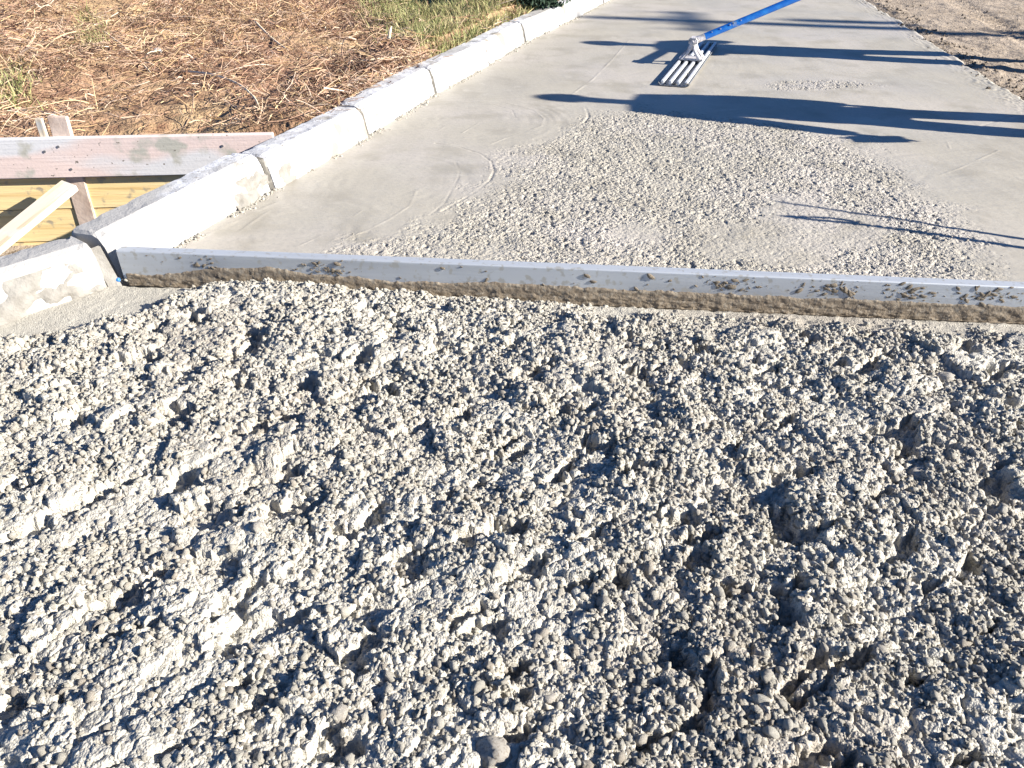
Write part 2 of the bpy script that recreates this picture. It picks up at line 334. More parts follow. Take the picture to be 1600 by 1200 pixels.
# ------------------------------------------------------------------ loose concrete before the bar
def smooth_corner(x, y):
    """the trowelled corner by the near kerb stone, and the fine band along the bar"""
    p = GP((-200, 640), (-40, 560), (60, 540), (160, 520), (240, 492), (300, 462), (360, 440), (160, 420), (-200, 480))
    a = ss(-.05, .10, poly_sd(x, y, p) + fbm(x * 7, y * 7, 2, 6) * .04)
    b = ss(.24, .08, screed_y(x) - y + fbm(x * 6, y * 6, 2, 16) * .05) * ss(-.1, .4, x) * .8
    return np.maximum(a, b)
def heap_h(x, y):
    wx = x + fbm(x * 14, y * 14, 2, 1) * .012; wy = y + fbm(x * 14, y * 14, 2, 2) * .012
    sm = smooth_corner(x, y); k = 1 - sm
    creamy = ss(.25, -.55, x + (y - 1.3) * .35 + fbm(x * 2, y * 2, 2, 9) * .3) * ss(2.0, 1.1, y)     # flowing paste at lower left
    nb = ss(.02, .32, screed_y(x) - y); z = (.002 + .034 * nb) * k + fbm(x * 2.2, y * 2.2, 2, 20) * .019 * k * nb
    a1, a2, ac = worley(wx / .115, wy / .115, 100); z = z + k * np.sqrt(np.clip(1 - (a1 / .85) ** 2, 0, 1)) * .030 * (ac - .25) * (.35 + .65 * nb)
    paste = ss(-.05, .45, fbm(x * 2.6 + .3, y * 3.2, 3, 88))
    b1, b2, bc = worley(wx / .060 + 4, wy / .060, 101)
    z = z + k * (np.sqrt(np.clip(1 - (b1 / .95) ** 2, 0, 1)) * .008 * (.3 + bc) + (1 - np.exp(-(b2 - b1) / .06)) * .009 - .008) * (1 - .45 * creamy) * (.5 + .5 * nb)
    c1, c2, cc = worley(wx / .030, wy / .030 + 3, 102)
    z = z + k * (np.sqrt(np.clip(1 - (c1 / .95) ** 2, 0, 1)) * .004 * (.2 + cc) + (1 - np.exp(-(c2 - c1) / .09)) * .007 * (.3 + cc) - .005) * (1 - .35 * creamy) * (1 - .45 * paste)
    d1, d2, dc = worley(x / .0145, y / .0145, 103); z = z + (1 - .8 * sm) * (1 - .5 * paste) * (np.sqrt(np.clip(1 - (d1 / .85) ** 2, 0, 1)) * .0030 * (.3 + dc) + (1 - np.exp(-(d2 - d1) / .13)) * .0034 * (.3 + dc))
    wx = wx + fbm(x * 45, y * 45, 2, 301) * .008; wy = wy + fbm(x * 45, y * 45, 2, 302) * .008
    pit = ss(.40, .56, fbm((wx * .85 + wy * .53) / .19, (wy * .85 - wx * .53) / .085, 3, 60)) * (1 - .3 * creamy)
    z = z - k * pit * .036 * (.3 + .7 * nb)
    # drag ripples in the paste
    z = z + creamy * k * perlin((x + y * .9) * 4, (y - x * .55) * 38 + fbm(x * 5, y * 5, 2, 70) * 2.5, 71) * .005
    z = z - sm * (.004 + .003 * np.abs(fbm(x * 12, y * 12, 3, 81)))
    # heap leaning on the bar between x -1.1 and -0.2
    z = z + k * .034 * np.exp(-((screed_y(x) - y - .05) / .10) ** 2) * np.exp(-((x + .85) / .40) ** 2)
    # never through the bar
    z = z - ss(.06, -.04, screed_y(x) - y) * .05
    return z
ys = [.30]
while ys[-1] < 2.95: ys.append(ys[-1] + .0026 + max(0, ys[-1] - .7) * .0011)
ys = np.array(ys); nc = 860
g = np.linspace(-1, 1, nc); g = np.sign(g) * (np.abs(g) * 1.02 + np.clip(np.abs(g) - .86, 0, 1) ** 2 * 30)
hw = (.832 * ys + .555 * 1.3) * .72
X = g[None, :] * hw[:, None]; Y = np.repeat(ys[:, None], nc, 1)
X = np.clip(X, -3.0, 2.9)
lxx = np.interp(ys, LY, LX)[:, None] - .05; 
Z = heap_h(X, Y)
Z = np.where(Y > screed_y(X) + .03, -.06, Z)
jx = fbm(X * 40, Y * 40, 2, 30) * .006; jy = fbm(X * 40, Y * 40, 2, 33) * .006
heap = link('loose_concrete', grid_mesh('loose_concrete', X + jx, Y + jy, Z), M['heap'])
tag(heap, 'rough heaped wet concrete filling the foreground before the metal screed bar', 'wet concrete', kind='stuff')

srcs = [source('lump%d' % k, lump_mesh('lump%d' % k, k, 2, .4 + .2 * (k % 3), random.Random(k).uniform(.65, .95)), M['stone']) for k in range(8)]
n = 150000
py = .45 + (2.78 - .45) * RNG.random(n) ** .9; hwp = (.832 * py + .72) * .78
px = (RNG.random(n) * 2 - 1) * hwp
keep = (smooth_corner(px, py) < .55 * RNG.random(n) + .25) & (screed_y(px) - py > .012) & (px < 2.85) & (px > -2.6)
creamy = ss(.25, -.55, px + (py - 1.3) * .35) * ss(2.0, 1.1, py)
keep &= RNG.random(n) > creamy * .6
dens = ss(-.55, .45, fbm(px * 7, py * 7, 3, 201)); keep &= RNG.random(n) < (.25 + .75 * dens) * (1 - .6 * ss(-.05, .45, fbm(px * 2.6 + .3, py * 3.2, 3, 88)))
px, py = px[keep], py[keep]; n = len(px)
r = np.exp(RNG.normal(math.log(.0050), .42, n)); r = np.clip(r, .002, .014)
pz = heap_h(px, py) + r * RNG.uniform(-.65, .15, n)
sc = np.stack([r * RNG.uniform(.8, 1.3, n), r * RNG.uniform(.8, 1.3, n), r * RNG.uniform(.7, 1.1, n)], -1)
agg = instancer('coated_aggregate', np.stack([px, py, pz], -1), RNG.random((n, 3)) * 6.28, sc, RNG.integers(0, 8, n), srcs)
tag(agg, 'mortar coated gravel lumps all through the loose wet concrete', 'gravel', kind='stuff')

n = 110000
qx = RNG.uniform(-1.2, 2.6, n); qy = 2.6 + 5.2 * RNG.random(n) ** 1.3
m_ = rough_mask(qx, qy); cl = ss(-.3, .6, fbm(qx * 4, qy * 4, 3, 301))
keep = (RNG.random(n) < m_ ** 1.3 * (.2 + .8 * cl)) & (qy > screed_y(qx) + .06)
qx, qy = qx[keep], qy[keep]; n = len(qx)
r = np.clip(np.exp(RNG.normal(math.log(.0027), .45, n)), .0012, .008)
qz = slab_h(qx, qy) + r * RNG.uniform(-.9, .1, n)
gr = instancer('surface_grit', np.stack([qx, qy, qz], -1), RNG.random((n, 3)) * 6.28, np.stack([r * RNG.uniform(.8, 1.3, n), r, r * .8], -1), RNG.integers(0, 8, n), srcs)
tag(gr, 'open textured grit on the unfinished middle of the slab', 'grit', kind='stuff')

# ------------------------------------------------------------------ kerb of separate stones
kerb = empty('kerb', (kerb_base[0][0], kerb_base[0][1], 0)); tag(kerb, 'row of whitish concrete kerb stones bounding the slab on the left', 'kerb')
prof = [(0, -.14), (0, .0), (.028, .128), (.045, .160), (.072, .172), (.185, .170), (.198, .158), (.202, -.14)]      # (distance from the foot line outward, height)
def kerb_stone(p0, p1, seed, dz=0, off=0, gap=.009, chips=True):
    p0, p1 = np.array(p0), np.array(p1); d = p1 - p0; L = np.linalg.norm(d); d /= L; nrm = np.array((-d[1], d[0]))
    p0 = p0 + d * gap / 2; L -= gap
    pr = []
    for (a, b), (c, e) in zip(prof[:-1], prof[1:]):
        k = max(1, int(math.hypot(c - a, e - b) / .03))
        pr += [(a + (c - a) * t / k, b + (e - b) * t / k) for t in range(k)]
    pr.append(prof[-1]); pr = np.array(pr); ns = 34; s = np.linspace(0, 1, ns); s = s + .0 * s
    ends = np.array([0, .012, .03]); s = np.concatenate([ends, np.linspace(.06, .94, ns - 6), 1 - ends[::-1]])
    bm = bmesh.new(); rings = []
    for i, t in enumerate(s):
        q = min(t, 1 - t) * L; inset = max(0, .010 - q) * .9 + (max(0, .02 - q)) * .15
        ring = []
        for (a, b) in pr:
            nx = perlin(np.array([t * L * 9 + seed * 3.1]), np.array([(a + b) * 12 + seed]), 5)[0]; n2 = perlin(np.array([t * L * 30 + seed]), np.array([(a - b) * 40.]), 6)[0]
            ch = max(0, n2 - .15) * .02 * (1 if q < .05 else .25)
            aa = a + (inset + ch if a < .1 else -inset - ch); bb = b - (inset + ch if b > .1 else 0)
            aa += nx * .0022; bb += nx * .002
            w_ = p0 + d * (t * L) + nrm * (aa + off)
            ring.append(bm.verts.new((w_[0] - kerb.location.x, w_[1] - kerb.location.y, bb + dz)))
        rings.append(ring)
    for r0, r1 in zip(rings[:-1], rings[1:]):
        for k in range(len(pr) - 1): bm.faces.new((r0[k], r0[k + 1], r1[k + 1], r1[k]))
    bm.faces.new(rings[0]); bm.faces.new(rings[-1][::-1])
    return from_bm('kerb_block', bm, M['kerb'], kerb, smooth=False)
M['joint'] = mat('joint_mortar', (.10, .095, .085), .9, .1, var=[(30, 4, (.20, .19, .17), .5, .7)])
def joint(p, d, seed):
    d = np.array(d) / np.linalg.norm(d); nrm = np.array((-d[1], d[0])); bm = bmesh.new(); V = []
    for t in (-.019, .019):
        V.append([bm.verts.new((*(p + d * t + nrm * (min(max(a, .010 + a * .9), .188)) - np.array(kerb.location[:2])), min(b, .165) - (.010 if b > .1 else 0))) for a, b in prof])
    for k in range(len(prof) - 1): bm.faces.new((V[0][k], V[0][k + 1], V[1][k + 1], V[1][k]))
    return from_bm('joint_mortar', bm, M['joint'], kerb)
for k in range(1, len(kerb_base) - 1): joint(np.array(kerb_base[k]), np.array(kerb_base[k + 1]) - np.array(kerb_base[k - 1]), k)
rr = random.Random(2)
for k, (a, b) in enumerate(zip(kerb_base[:-1], kerb_base[1:])):
    kerb_stone(a, b, k + 1, dz=rr.uniform(-.006, .008), off=rr.uniform(-.012, .012), gap=.028)
for k, (a, b) in enumerate(zip(kerb_near[:-1], kerb_near[1:])):
    o = kerb_stone(b, a, k + 40, dz=-.008, off=0, gap=.012)
    if k == 0: o['label'] = 'near kerb stone smeared with grey mortar, turned out of line'
# mortar smeared over the near stone and at the foot of the row
def mortar_patch(p0, p1, t0, t1, lo, hi, thick, seed, off=0):
    p0, p1 = np.array(p0), np.array(p1); d = p1 - p0; L = np.linalg.norm(d); d /= L; nrm = np.array((-d[1], d[0]))
    bm = bmesh.new(); ns, nh = 48, 16; V = []
    for i in range(ns):
        row = []; t = t0 + (t1 - t0) * i / (ns - 1)
        for j in range(nh):
            v = j / (nh - 1); h = lo + (hi - lo) * v
            n1 = fbm(np.array([t * L * 7 + seed]), np.array([v * 1.6 + seed * 2.]), 4, 8)[0]
            edge_ = min(i, ns - 1 - i) / 14; m_ = (n1 * 1.5 + .62 - v * .95) + min(0, edge_ - 1) * .9
            tk = thick * (min(1, max(-1.6, m_ * 2.5))) + .001
            a = np.interp(h, [p[1] for p in prof[1:5]], [p[0] for p in prof[1:5]])
            w_ = p0 + d * t * L + nrm * (a + off - tk); row.append(bm.verts.new((w_[0] - kerb.location.x, w_[1] - kerb.location.y, h + tk * .3)))
        V.append(row)
    for i in range(ns - 1):
        for j in range(nh - 1): bm.faces.new((V[i][j], V[i + 1][j], V[i + 1][j + 1], V[i][j + 1]))
    return from_bm('mortar_smear', bm, M['kerb_mortar'], kerb, smooth=True)
mortar_patch(kerb_near[1], kerb_near[0], .25, .99, -.02, .13, .009, 3.3)
mortar_patch(kerb_base[1], kerb_base[2], .0, .30, -.02, .14, .008, 7.7)
mortar_patch(kerb_base[0], kerb_base[1], .72, 1., -.02, .12, .008, 9.1)
# crumbs of mortar along the foot
n = 3800; tt = RNG.random(n) * 8.9; kb = np.array(kerb_base); seg = np.floor(tt).astype(int); fr = (tt - seg)[:, None]
P = kb[seg] * (1 - fr) + kb[seg + 1] * fr; dd = kb[seg + 1] - kb[seg]; dd /= np.linalg.norm(dd, axis=1)[:, None]; nn = np.stack([dd[:, 1], -dd[:, 0]], -1)
cl = fbm(tt * 6, tt * 0 + .3, 3, 8) > -.15
P = (P + nn * (np.abs(RNG.normal(0, .022, n)) - .004)[:, None])[cl]; n = len(P)
r = np.clip(np.exp(RNG.normal(math.log(.0045), .45, n)), .002, .014)
cr = instancer('mortar_crumbs', np.column_stack([P, slab_h(P[:, 0], P[:, 1]) + r * .1]), RNG.random((n, 3)) * 6.28, np.stack([r, r, r * .7], -1), RNG.integers(0, 8, n), srcs)
tag(cr, 'crumbs of mortar squeezed out along the foot of the kerb', 'mortar', kind='stuff')

# ------------------------------------------------------------------ screed bar
A = Vector((sc_a[0], sc_a[1], 0)); D = Vector((sdx[0], sdx[1], 0)); SH, ST, SLn = .122, .048, 4.0
bar = empty('screed_bar', A, math.atan2(D.y, D.x)); tag(bar, 'long aluminium screed bar lying across the slab against the kerb', 'screed bar')
bm = bmesh.new(); wl = .003
outer = [(0, .002), (ST, .002), (ST, SH), (0, SH)]; 
def rr_prof(y0, y1, z0, z1, r, k=3):
    o = []
    for cx, cy, a0 in ((y1 - r, z0 + r, -90), (y1 - r, z1 - r, 0), (y0 + r, z1 - r, 90), (y0 + r, z0 + r, 180)):
        for q in range(k + 1): t = R(a0 + 90 * q / k); o.append((cx + r * math.cos(t), cy + r * math.sin(t)))
    return o
po = rr_prof(0, ST, .002, SH, .005); pi_ = rr_prof(wl, ST - wl, .002 + wl, SH - wl, .003)
ns = 41; ro, ri = [], []
for i in range(ns):
    x = SLn * i / (ns - 1); wv = math.sin(x * 1.3) * .001
    ro.append([bm.verts.new((x, y + wv, z + wv)) for y, z in po]); ri.append([bm.verts.new((x, y + wv, z + wv)) for y, z in pi_])
K = len(po)
for i in range(ns - 1):
    for k in range(K):
        bm.faces.new((ro[i][k], ro[i][(k + 1) % K], ro[i + 1][(k + 1) % K], ro[i + 1][k])); bm.faces.new((ri[i][k], ri[i + 1][k], ri[i + 1][(k + 1) % K], ri[i][(k + 1) % K]))
for i in (0, ns - 1):
    for k in range(K): bm.faces.new((ro[i][k], ro[i][(k + 1) % K], ri[i][(k + 1) % K], ri[i][k]))
from_bm('bar_profile', bm, M['alu'], bar)
# thick mortar stuck along the lower half of the face: relief sheet in front of the face
nx_, nz_ = 1500, 30; xs = np.linspace(.012, SLn - .01, nx_)[:, None]; vs_ = np.linspace(0, 1, nz_)[None, :]
topv = np.interp(xs, [0, .15, .22, .36, .60, .75, 1.0, 1.3, 1.5, 2.0, 2.6, 4.0], [.030, .030, .040, .066, .078, .062, .046, .046, .056, .048, .048, .052]) + fbm(xs * 6, xs * 0, 4, 3) * .008 + fbm(xs * 40, xs * 0, 3, 4) * .004
zz = -.02 + (topv + .02) * vs_ + xs * 0
th = (.003 + .004 * (1 - vs_)) * (1 + .5 * fbm(xs * 22, zz * 50, 4, 5)) * ss(1.0, .86, vs_) * ss(0, .02, xs)
th = np.maximum(th, 0) - .002 * (vs_ > .97)
from_ = link('mortar_smear', grid_mesh('mortar_smear', xs + 0 * zz, -th + 0 * xs, zz), M['smear'], bar)
# spatters higher on the face
sp_me = [lump_mesh('spatter%d' % k, 60 + k, 2, .4, .9) for k in range(4)]
sps = [source('spat%d' % k, m_, M['smear']) for k, m_ in enumerate(sp_me)]
n = 900; cx = np.concatenate([RNG.normal(.83, .045, 60), RNG.normal(.33, .03, 25), RNG.normal(2.33, .06, 90), RNG.normal(2.68, .07, 90), RNG.normal(2.95, .05, 60), RNG.normal(3.25, .07, 110), RNG.uniform(.05, 3.9, 70)])
n = len(cx); cz = np.clip(np.where(np.arange(n) < n - 70, RNG.normal(.082, .016, n), RNG.uniform(.05, .118, n)), .045, .118)
r = np.clip(np.exp(RNG.normal(math.log(.0026), .75, n)), .0008, .011)
sp_o = instancer('mortar_spatter', np.stack([cx, np.full(n, -.0005), cz], -1), np.stack([RNG.normal(0, .2, n), RNG.normal(0, .5, n), np.zeros(n)], -1), np.stack([r * 1.7, r * .45, r], -1), RNG.integers(0, 4, n), sps, bar)
sp_o['kind'] = 'stuff'
# crumbs sitting on the top edge
# blue plastic wedge in the open joint
jb = Vector((near_end[0] + .012, near_end[1] + .02, 0))
o = plank('joint_board', (jb.x + .005, jb.y - .012, -.03), (jb.x - .06, jb.y + .03, .135), .05, .012, (.6, -.75, .2), M['kerb_mortar']); tag(o, 'thin grey packing strip wedged in the open joint beside the screed bar end', 'strip')
bm = bmesh.new(); tube_bm(bm, [(0, 0, -.02), (0, 0, .012), (0, 0, .016)], [.009, .009, .007], 10); o = from_bm('plastic_peg', bm, M['blueplastic'], smooth=True)
gp = G(181, 437, .01); o.location = (gp[0], gp[1], .006); o.rotation_euler = (.3, 1.2, .3); tag(o, 'small blue plastic peg at the foot of the open kerb joint', 'peg')

# ------------------------------------------------------------------ bank, soil and far ground
def kerb_side(x, y): return np.interp(y, LY, LX) - x         # metres to the left of the kerb foot line
def bank_h(x, y):
    k = kerb_side(x, y)
    z = .03 + .10 * ss(1.3, .3, k) + .08 * ss(4.4, 6.5, y) + .08 * ss(6, 12, y) + .25 * ss(1.5, 6, k) * ss(5, 9, y)
    z = z + (fbm(x * 1.3, y * 1.3, 4, 40) * .05 + fbm(x * 6, y * 6, 3, 41) * .018) * ss(.2, .6, k)
    z = z - .75 * ss(4.50, 4.38, y)
    return np.minimum(z, np.where(k < .35, .155, 9))
yb = np.linspace(1.0, 18, 380)[:, None]; ub = (np.linspace(0, 1, 300) ** 1.4)[None, :]
XB = np.interp(yb, LY, LX) - .10 - ub * 12; YB = yb + 0 * XB
bank = link('bank', grid_mesh('bank', XB, YB, bank_h(XB, YB)), M['soil']); bank['kind'] = 'structure'
def soil_h(x, y):
    e = np.interp(y, EY, EX); t = x - e
    z = -.03 + fbm(x * 1.2, y * 1.2, 4, 140) * .012 + np.maximum(0, fbm(x * 5, y * 5, 3, 141)) * .016 * ss(-.05, .25, t) + np.exp(-((t - .16) / .10) ** 2) * (.012 + .016 * np.maximum(0, fbm(x * 9, y * 9, 3, 143)))
    # two tyre tracks with cleats
    for c0, tilt in ((1.05, .05), (2.5, .05)):
        q = np.abs(t - c0 - (y - 8) * tilt); inn = ss(.16, .11, q); z = z - inn * .018 + inn * ss(-.2, .4, np.sin((y + np.abs(q) * 1.0) * 70)) * .014
    return z
yb = np.linspace(1.0, 20, 900)[:, None]; ub = np.linspace(0, 1, 260)[None, :] ** 1.3
XB = np.interp(yb, EY, EX) - .04 + ub * 9; YB = yb + 0 * XB
so = link('site_ground', grid_mesh('site_ground', XB, YB, soil_h(XB, YB)), M['sand']); so['kind'] = 'structure'
gx = np.linspace(-600, 600, 80)[None, :]; gy = np.linspace(-600, 600, 80)[:, None]
gg = link('ground', grid_mesh('ground', gx + 0 * gy, gy + 0 * gx, -.50 + 0 * gx * gy), M['sand']); gg['kind'] = 'structure'
# clods on the soil and along the edge of the slab
n = 5000; cy_ = 3 + 12 * RNG.random(n); t = np.where(RNG.random(n) < .6, RNG.normal(.14, .10, n), RNG.uniform(0, 5, n)); cx_ = np.interp(cy_, EY, EX) + t
r = np.clip(np.exp(RNG.normal(math.log(.006), .5, n)), .002, .020)
cs = [source('clod%d' % k, lump_mesh('clod%d' % k, 80 + k, 2, .4, .8), M['sand']) for k in range(5)]
keep = fbm(cx_ * 3, cy_ * 3, 2, 77) + RNG.normal(0, .3, n) > 0; cx_, cy_, r = cx_[keep], cy_[keep], r[keep]; n = len(r)
cl_ = instancer('soil_clods', np.stack([cx_, cy_, np.maximum(soil_h(cx_, cy_), slab_h(cx_, cy_)) + r * .1], -1), RNG.random((n, 3)) * 6.28, np.stack([r, r, r * .8], -1), RNG.integers(0, 5, n), cs)
tag(cl_, 'beige soil clods scattered along the right edge of the slab', 'soil clods', kind='stuff')

# ------------------------------------------------------------------ straw and grass
def blade_mesh(name, seed, L=1.0, bend=.3, wid=.012, seg=6, tri=True):
    rnd = random.Random(seed); bm = bmesh.new(); a = rnd.uniform(-1, 1) * bend; b = rnd.uniform(-1, 1) * bend; pts = []
    for i in range(seg + 1):
        t = i / seg; pts.append((L * (t - .5), a * math.sin(t * 3) * .5 + b * .15 * math.sin(t * 7), .06 * math.sin(t * 4 + seed)))
    tube_bm(bm, pts, [wid * (1 - .5 * (i / seg)) for i in range(seg + 1)], 3, False)
    me = bpy.data.meshes.new(name); bm.to_mesh(me); bm.free(); return me
def upright_blade(name, seed):
    rnd = random.Random(seed); bm = bmesh.new(); ang = rnd.uniform(0, 6.28); lean = rnd.uniform(.15, .8); vs = []
    for i in range(5):
        t = i / 4; x = lean * t * t; wdt = .035 * (1 - t) + .002
        vs.append((bm.verts.new((x * math.cos(ang) - wdt * math.sin(ang), x * math.sin(ang) + wdt * math.cos(ang), t * (1 - .3 * lean * t))), bm.verts.new((x * math.cos(ang) + wdt * math.sin(ang), x * math.sin(ang) - wdt * math.cos(ang), t * (1 - .3 * lean * t)))))
    for p, q in zip(vs[:-1], vs[1:]): bm.faces.new((p[0], p[1], q[1], q[0]))
    me = bpy.data.meshes.new(name); bm.to_mesh(me); bm.free(); return me
ss_ = [source('stalk%d' % k, blade_mesh('stalk%d' % k, k, bend=.15 + .12 * (k % 4)), M['straw'] if k % 4 else M['straw_pale']) for k in range(12)]
n = 62000; sy = 4.4 + 11 * RNG.random(n) ** 1.25; k = .208 + 7.5 * RNG.random(n) ** 1.15; sx = np.interp(sy, LY, LX) - k
bare_p = [tuple(G(a, b, .12)[:2]) for a, b in ((-40, 215), (-40, 165), (60, 130), (150, 90), (260, 105), (330, 130), (400, 215))]
GZ = lambda *p: [tuple(G(a, b, .24)[:2]) for a, b in p]
gpolys = [GZ((570, -60), (590, 10), (640, 45), (690, 75), (730, 80), (810, 30), (850, 0), (850, -60)), GZ((-30, 95), (20, 78), (55, 95), (45, 130), (-30, 140)), GZ((105, 30), (135, 22), (165, 40), (150, 62), (115, 60))]
def gmask(x, y): return np.maximum.reduce([ss(-.25 if i == 0 else -.06, .15, poly_sd(x, y, p) + fbm(x * 3, y * 3, 2, 5) * .15) * (1 if i == 0 else .55) for i, p in enumerate(gpolys)])
bare = ss(.1, .5, fbm(sx * .8, sy * .8, 3, 401) + ss(5.6, 4.5, sy) * .5)
keep = (RNG.random(n) > bare * .72) & (RNG.random(n) > .72 * ss(-.1, .25, poly_sd(sx, sy, bare_p) + fbm(sx * 3, sy * 3, 2, 55) * .15)) & (RNG.random(n) > gmask(sx, sy) * .7) & (sy > 4.52); sx, sy = sx[keep], sy[keep]; n = len(sx)
L = np.clip(np.exp(RNG.normal(math.log(.14), .55, n)), .04, .6)
flow = fbm(sx * .9, sy * .9, 2, 402) * 2.2 + 2.3
rz = flow + RNG.normal(0, .7, n); wdt = L * 0 + RNG.uniform(.13, .36, n)
st = instancer('straw', np.stack([sx, sy, bank_h(sx, sy) + .012 + np.abs(RNG.normal(0, .022, n))], -1), np.stack([RNG.normal(0, .5, n), RNG.normal(0, .28, n), rz], -1), np.stack([L, wdt, wdt], -1), RNG.integers(0, 12, n), ss_)
tag(st, 'matted dry brown straw and dead roots covering the bank behind the kerb', 'straw', kind='stuff')
gs = [source('blade%d' % k, upright_blade('blade%d' % k, k), M['grass']) for k in range(10)]
n = 260000; sy = 5 + 9 * RNG.random(n); k = .205 + 8 * RNG.random(n); sx = np.interp(sy, LY, LX) - k
keep = RNG.random(n) < gmask(sx, sy); sx, sy = sx[keep], sy[keep]; n = len(sx); L = RNG.uniform(.05, .15, n)
gr_ = instancer('grass', np.stack([sx, sy, bank_h(sx, sy) - .005], -1), np.stack([RNG.normal(0, .35, n), RNG.normal(0, .35, n), RNG.random(n) * 6.28], -1), np.stack([L, L * 1.0, L], -1), RNG.integers(0, 10, n), gs)
tag(gr_, 'green and yellowing grass patches growing on the straw bank', 'grass', kind='stuff')

# single dry stems that stand out
def stem(px_pts, rad, label, lift=.04, z0=None):
    pts = []
    for a, b in px_pts:
        q = G(a, b, 0.0)
        for _ in range(12): q = G(a, b, float(bank_h(np.array([q[0]]), np.array([q[1]]))[0]) + lift)
        pts.append(tuple(q))
    o_ = Vector(pts[0]); sm = []
    for i in range(len(pts) - 1):
        p0, p1, p2, p3 = [Vector(pts[max(0, min(len(pts) - 1, j))]) for j in (i - 1, i, i + 1, i + 2)]
        for t in (0, .25, .5, .75): sm.append(.5 * ((2 * p1) + (-p0 + p2) * t + (2 * p0 - 5 * p1 + 4 * p2 - p3) * t * t + (-p0 + 3 * p1 - 3 * p2 + p3) * t ** 3))
    sm.append(Vector(pts[-1])); bm = bmesh.new(); tube_bm(bm, [p - o_ for p in sm], [rad * (1 - .55 * i / len(sm)) for i in range(len(sm))], 6)
    o = from_bm('dry_stem', bm, M['straw_one']); o.location = o_; tag(o, label, 'dry stem', 'dry stems on the bank'); return o
M['straw_one'] = mat('bleached_stem', (.82, .70, .52), .8, .2, var=[(30, 3, (.45, .32, .2), .5, .7)])
stem([(285, 111), (330, 116), (370, 130), (395, 150), (405, 170), (412, 205)], .009, 'long pale stem arching down towards the grey board')
stem([(96, 0), (118, 18), (140, 34)], .014, 'thick pale stem slanting at the top left by the small grass tuft')
stem([(18, 171), (60, 174), (108, 178)], .007, 'thin straight stem lying just above the wooden stakes')
stem([(160, 48), (190, 70), (215, 92), (235, 113)], .010, 'slanted dry stem ending by the white stone')
stem([(545, 98), (590, 92), (640, 88)], .008, 'pale stem pointing to the kerb beneath the green grass')
stem([(395, 30), (425, 60), (450, 78)], .012, 'pale forked looking stem high in the middle of the bank')
q = G(606, 58, .25); bm = bmesh.new(); tube_bm(bm, [(0, 0, -.05), (.01, 0, .06), (.02, .01, .11), (.035, .01, .14)], [.017, .015, .012, .004], 7); o = from_bm('broken_stalk', bm, M['straw_one'], smooth=True)
o.location = (q[0], q[1], float(bank_h(np.array([q[0]]), np.array([q[1]]))[0])); tag(o, 'short bleached stalk standing upright below the green grass', 'stalk')
me = lump_mesh('white_stone', 5, 2, .2, .7); o = link('white_stone', me, M['quartz']); q = G(255, 119, -.05); o.scale = (.04, .03, .03); o.location = (q[0], q[1], float(bank_h(np.array([q[0]]), np.array([q[1]]))[0]) + .03); tag(o, 'small white stone on the bare yellow soil of the bank', 'stone')

# shrub past the grass, its shade put into the leaf colour
def leafy(name, loc, size, nleaf, label, cat, seed, cone=False, trunk_r=.02, leafsize=.05, mleaf='bushleaf'):
    rt = empty(name, loc); tag(rt, label, cat); rnd = np.random.default_rng(seed); sx_, sy_, sz_ = size
    bm = bmesh.new(); tube_bm(bm, [(0, 0, -.1), (.02, 0, sz_ * .4), (0, .03, sz_ * .9)], [trunk_r, trunk_r * .75, trunk_r * .25], 8)
    for k in range(7):
        a = rnd.uniform(0, 6.28); z0 = sz_ * rnd.uniform(.15, .7); e = sz_ * rnd.uniform(.1, .2); tube_bm(bm, [(0, 0, z0), (math.cos(a) * sx_ * .3, math.sin(a) * sy_ * .3, z0 + e * .6), (math.cos(a) * sx_ * .7, math.sin(a) * sy_ * .7, z0 + e)], [trunk_r * .5, trunk_r * .35, trunk_r * .1], 5)
    from_bm('trunk', bm, M['bark'], rt, True)
    d = rnd.normal(0, 1, (nleaf, 3)); d /= np.linalg.norm(d, axis=1)[:, None]; rr_ = rnd.random(nleaf) ** .45
    P = d * rr_[:, None]
    if cone: zt = rnd.random(nleaf) ** 1.2; a = rnd.random(nleaf) * 6.28; q = np.sqrt(rnd.random(nleaf)) * (1 - zt) ** .7 * (.75 + .35 * np.sin(zt * 40)); P = np.stack([np.cos(a) * q, np.sin(a) * q, zt * 2 - 1], -1)
    lump = fbm(P[:, 0] * 2.5 + seed, P[:, 1] * 2.5 + P[:, 2] * 3, 2, seed) > -.25; P = P[lump]
    V, Fc = [], []
    for p in P * np.array([sx_, sy_, sz_ * .5]) + np.array([0, 0, sz_ * (.55 if cone else .5)]):
        a = Vector(rnd.normal(0, 1, 3)).normalized() * leafsize * rnd.uniform(.6, 1.3); b = a.orthogonal().normalized() * leafsize * .45; c = Vector(p); i = len(V)
        V += [c - a, c + b, c + a, c - b]; Fc.append((i, i + 1, i + 2, i + 3))
    me = bpy.data.meshes.new('crown'); me.from_pydata([tuple(v) for v in V], [], Fc); link('crown', me, M[mleaf], rt)
    return rt
q = G(838, 12, .2); leafy('shrub', (q[0] - .12, q[1] + .35, .12), (.62, .5, .5), 9000, 'green shrub coloured dark as in shade behind the far kerb past the grass', 'shrub', 3, leafsize=.03)

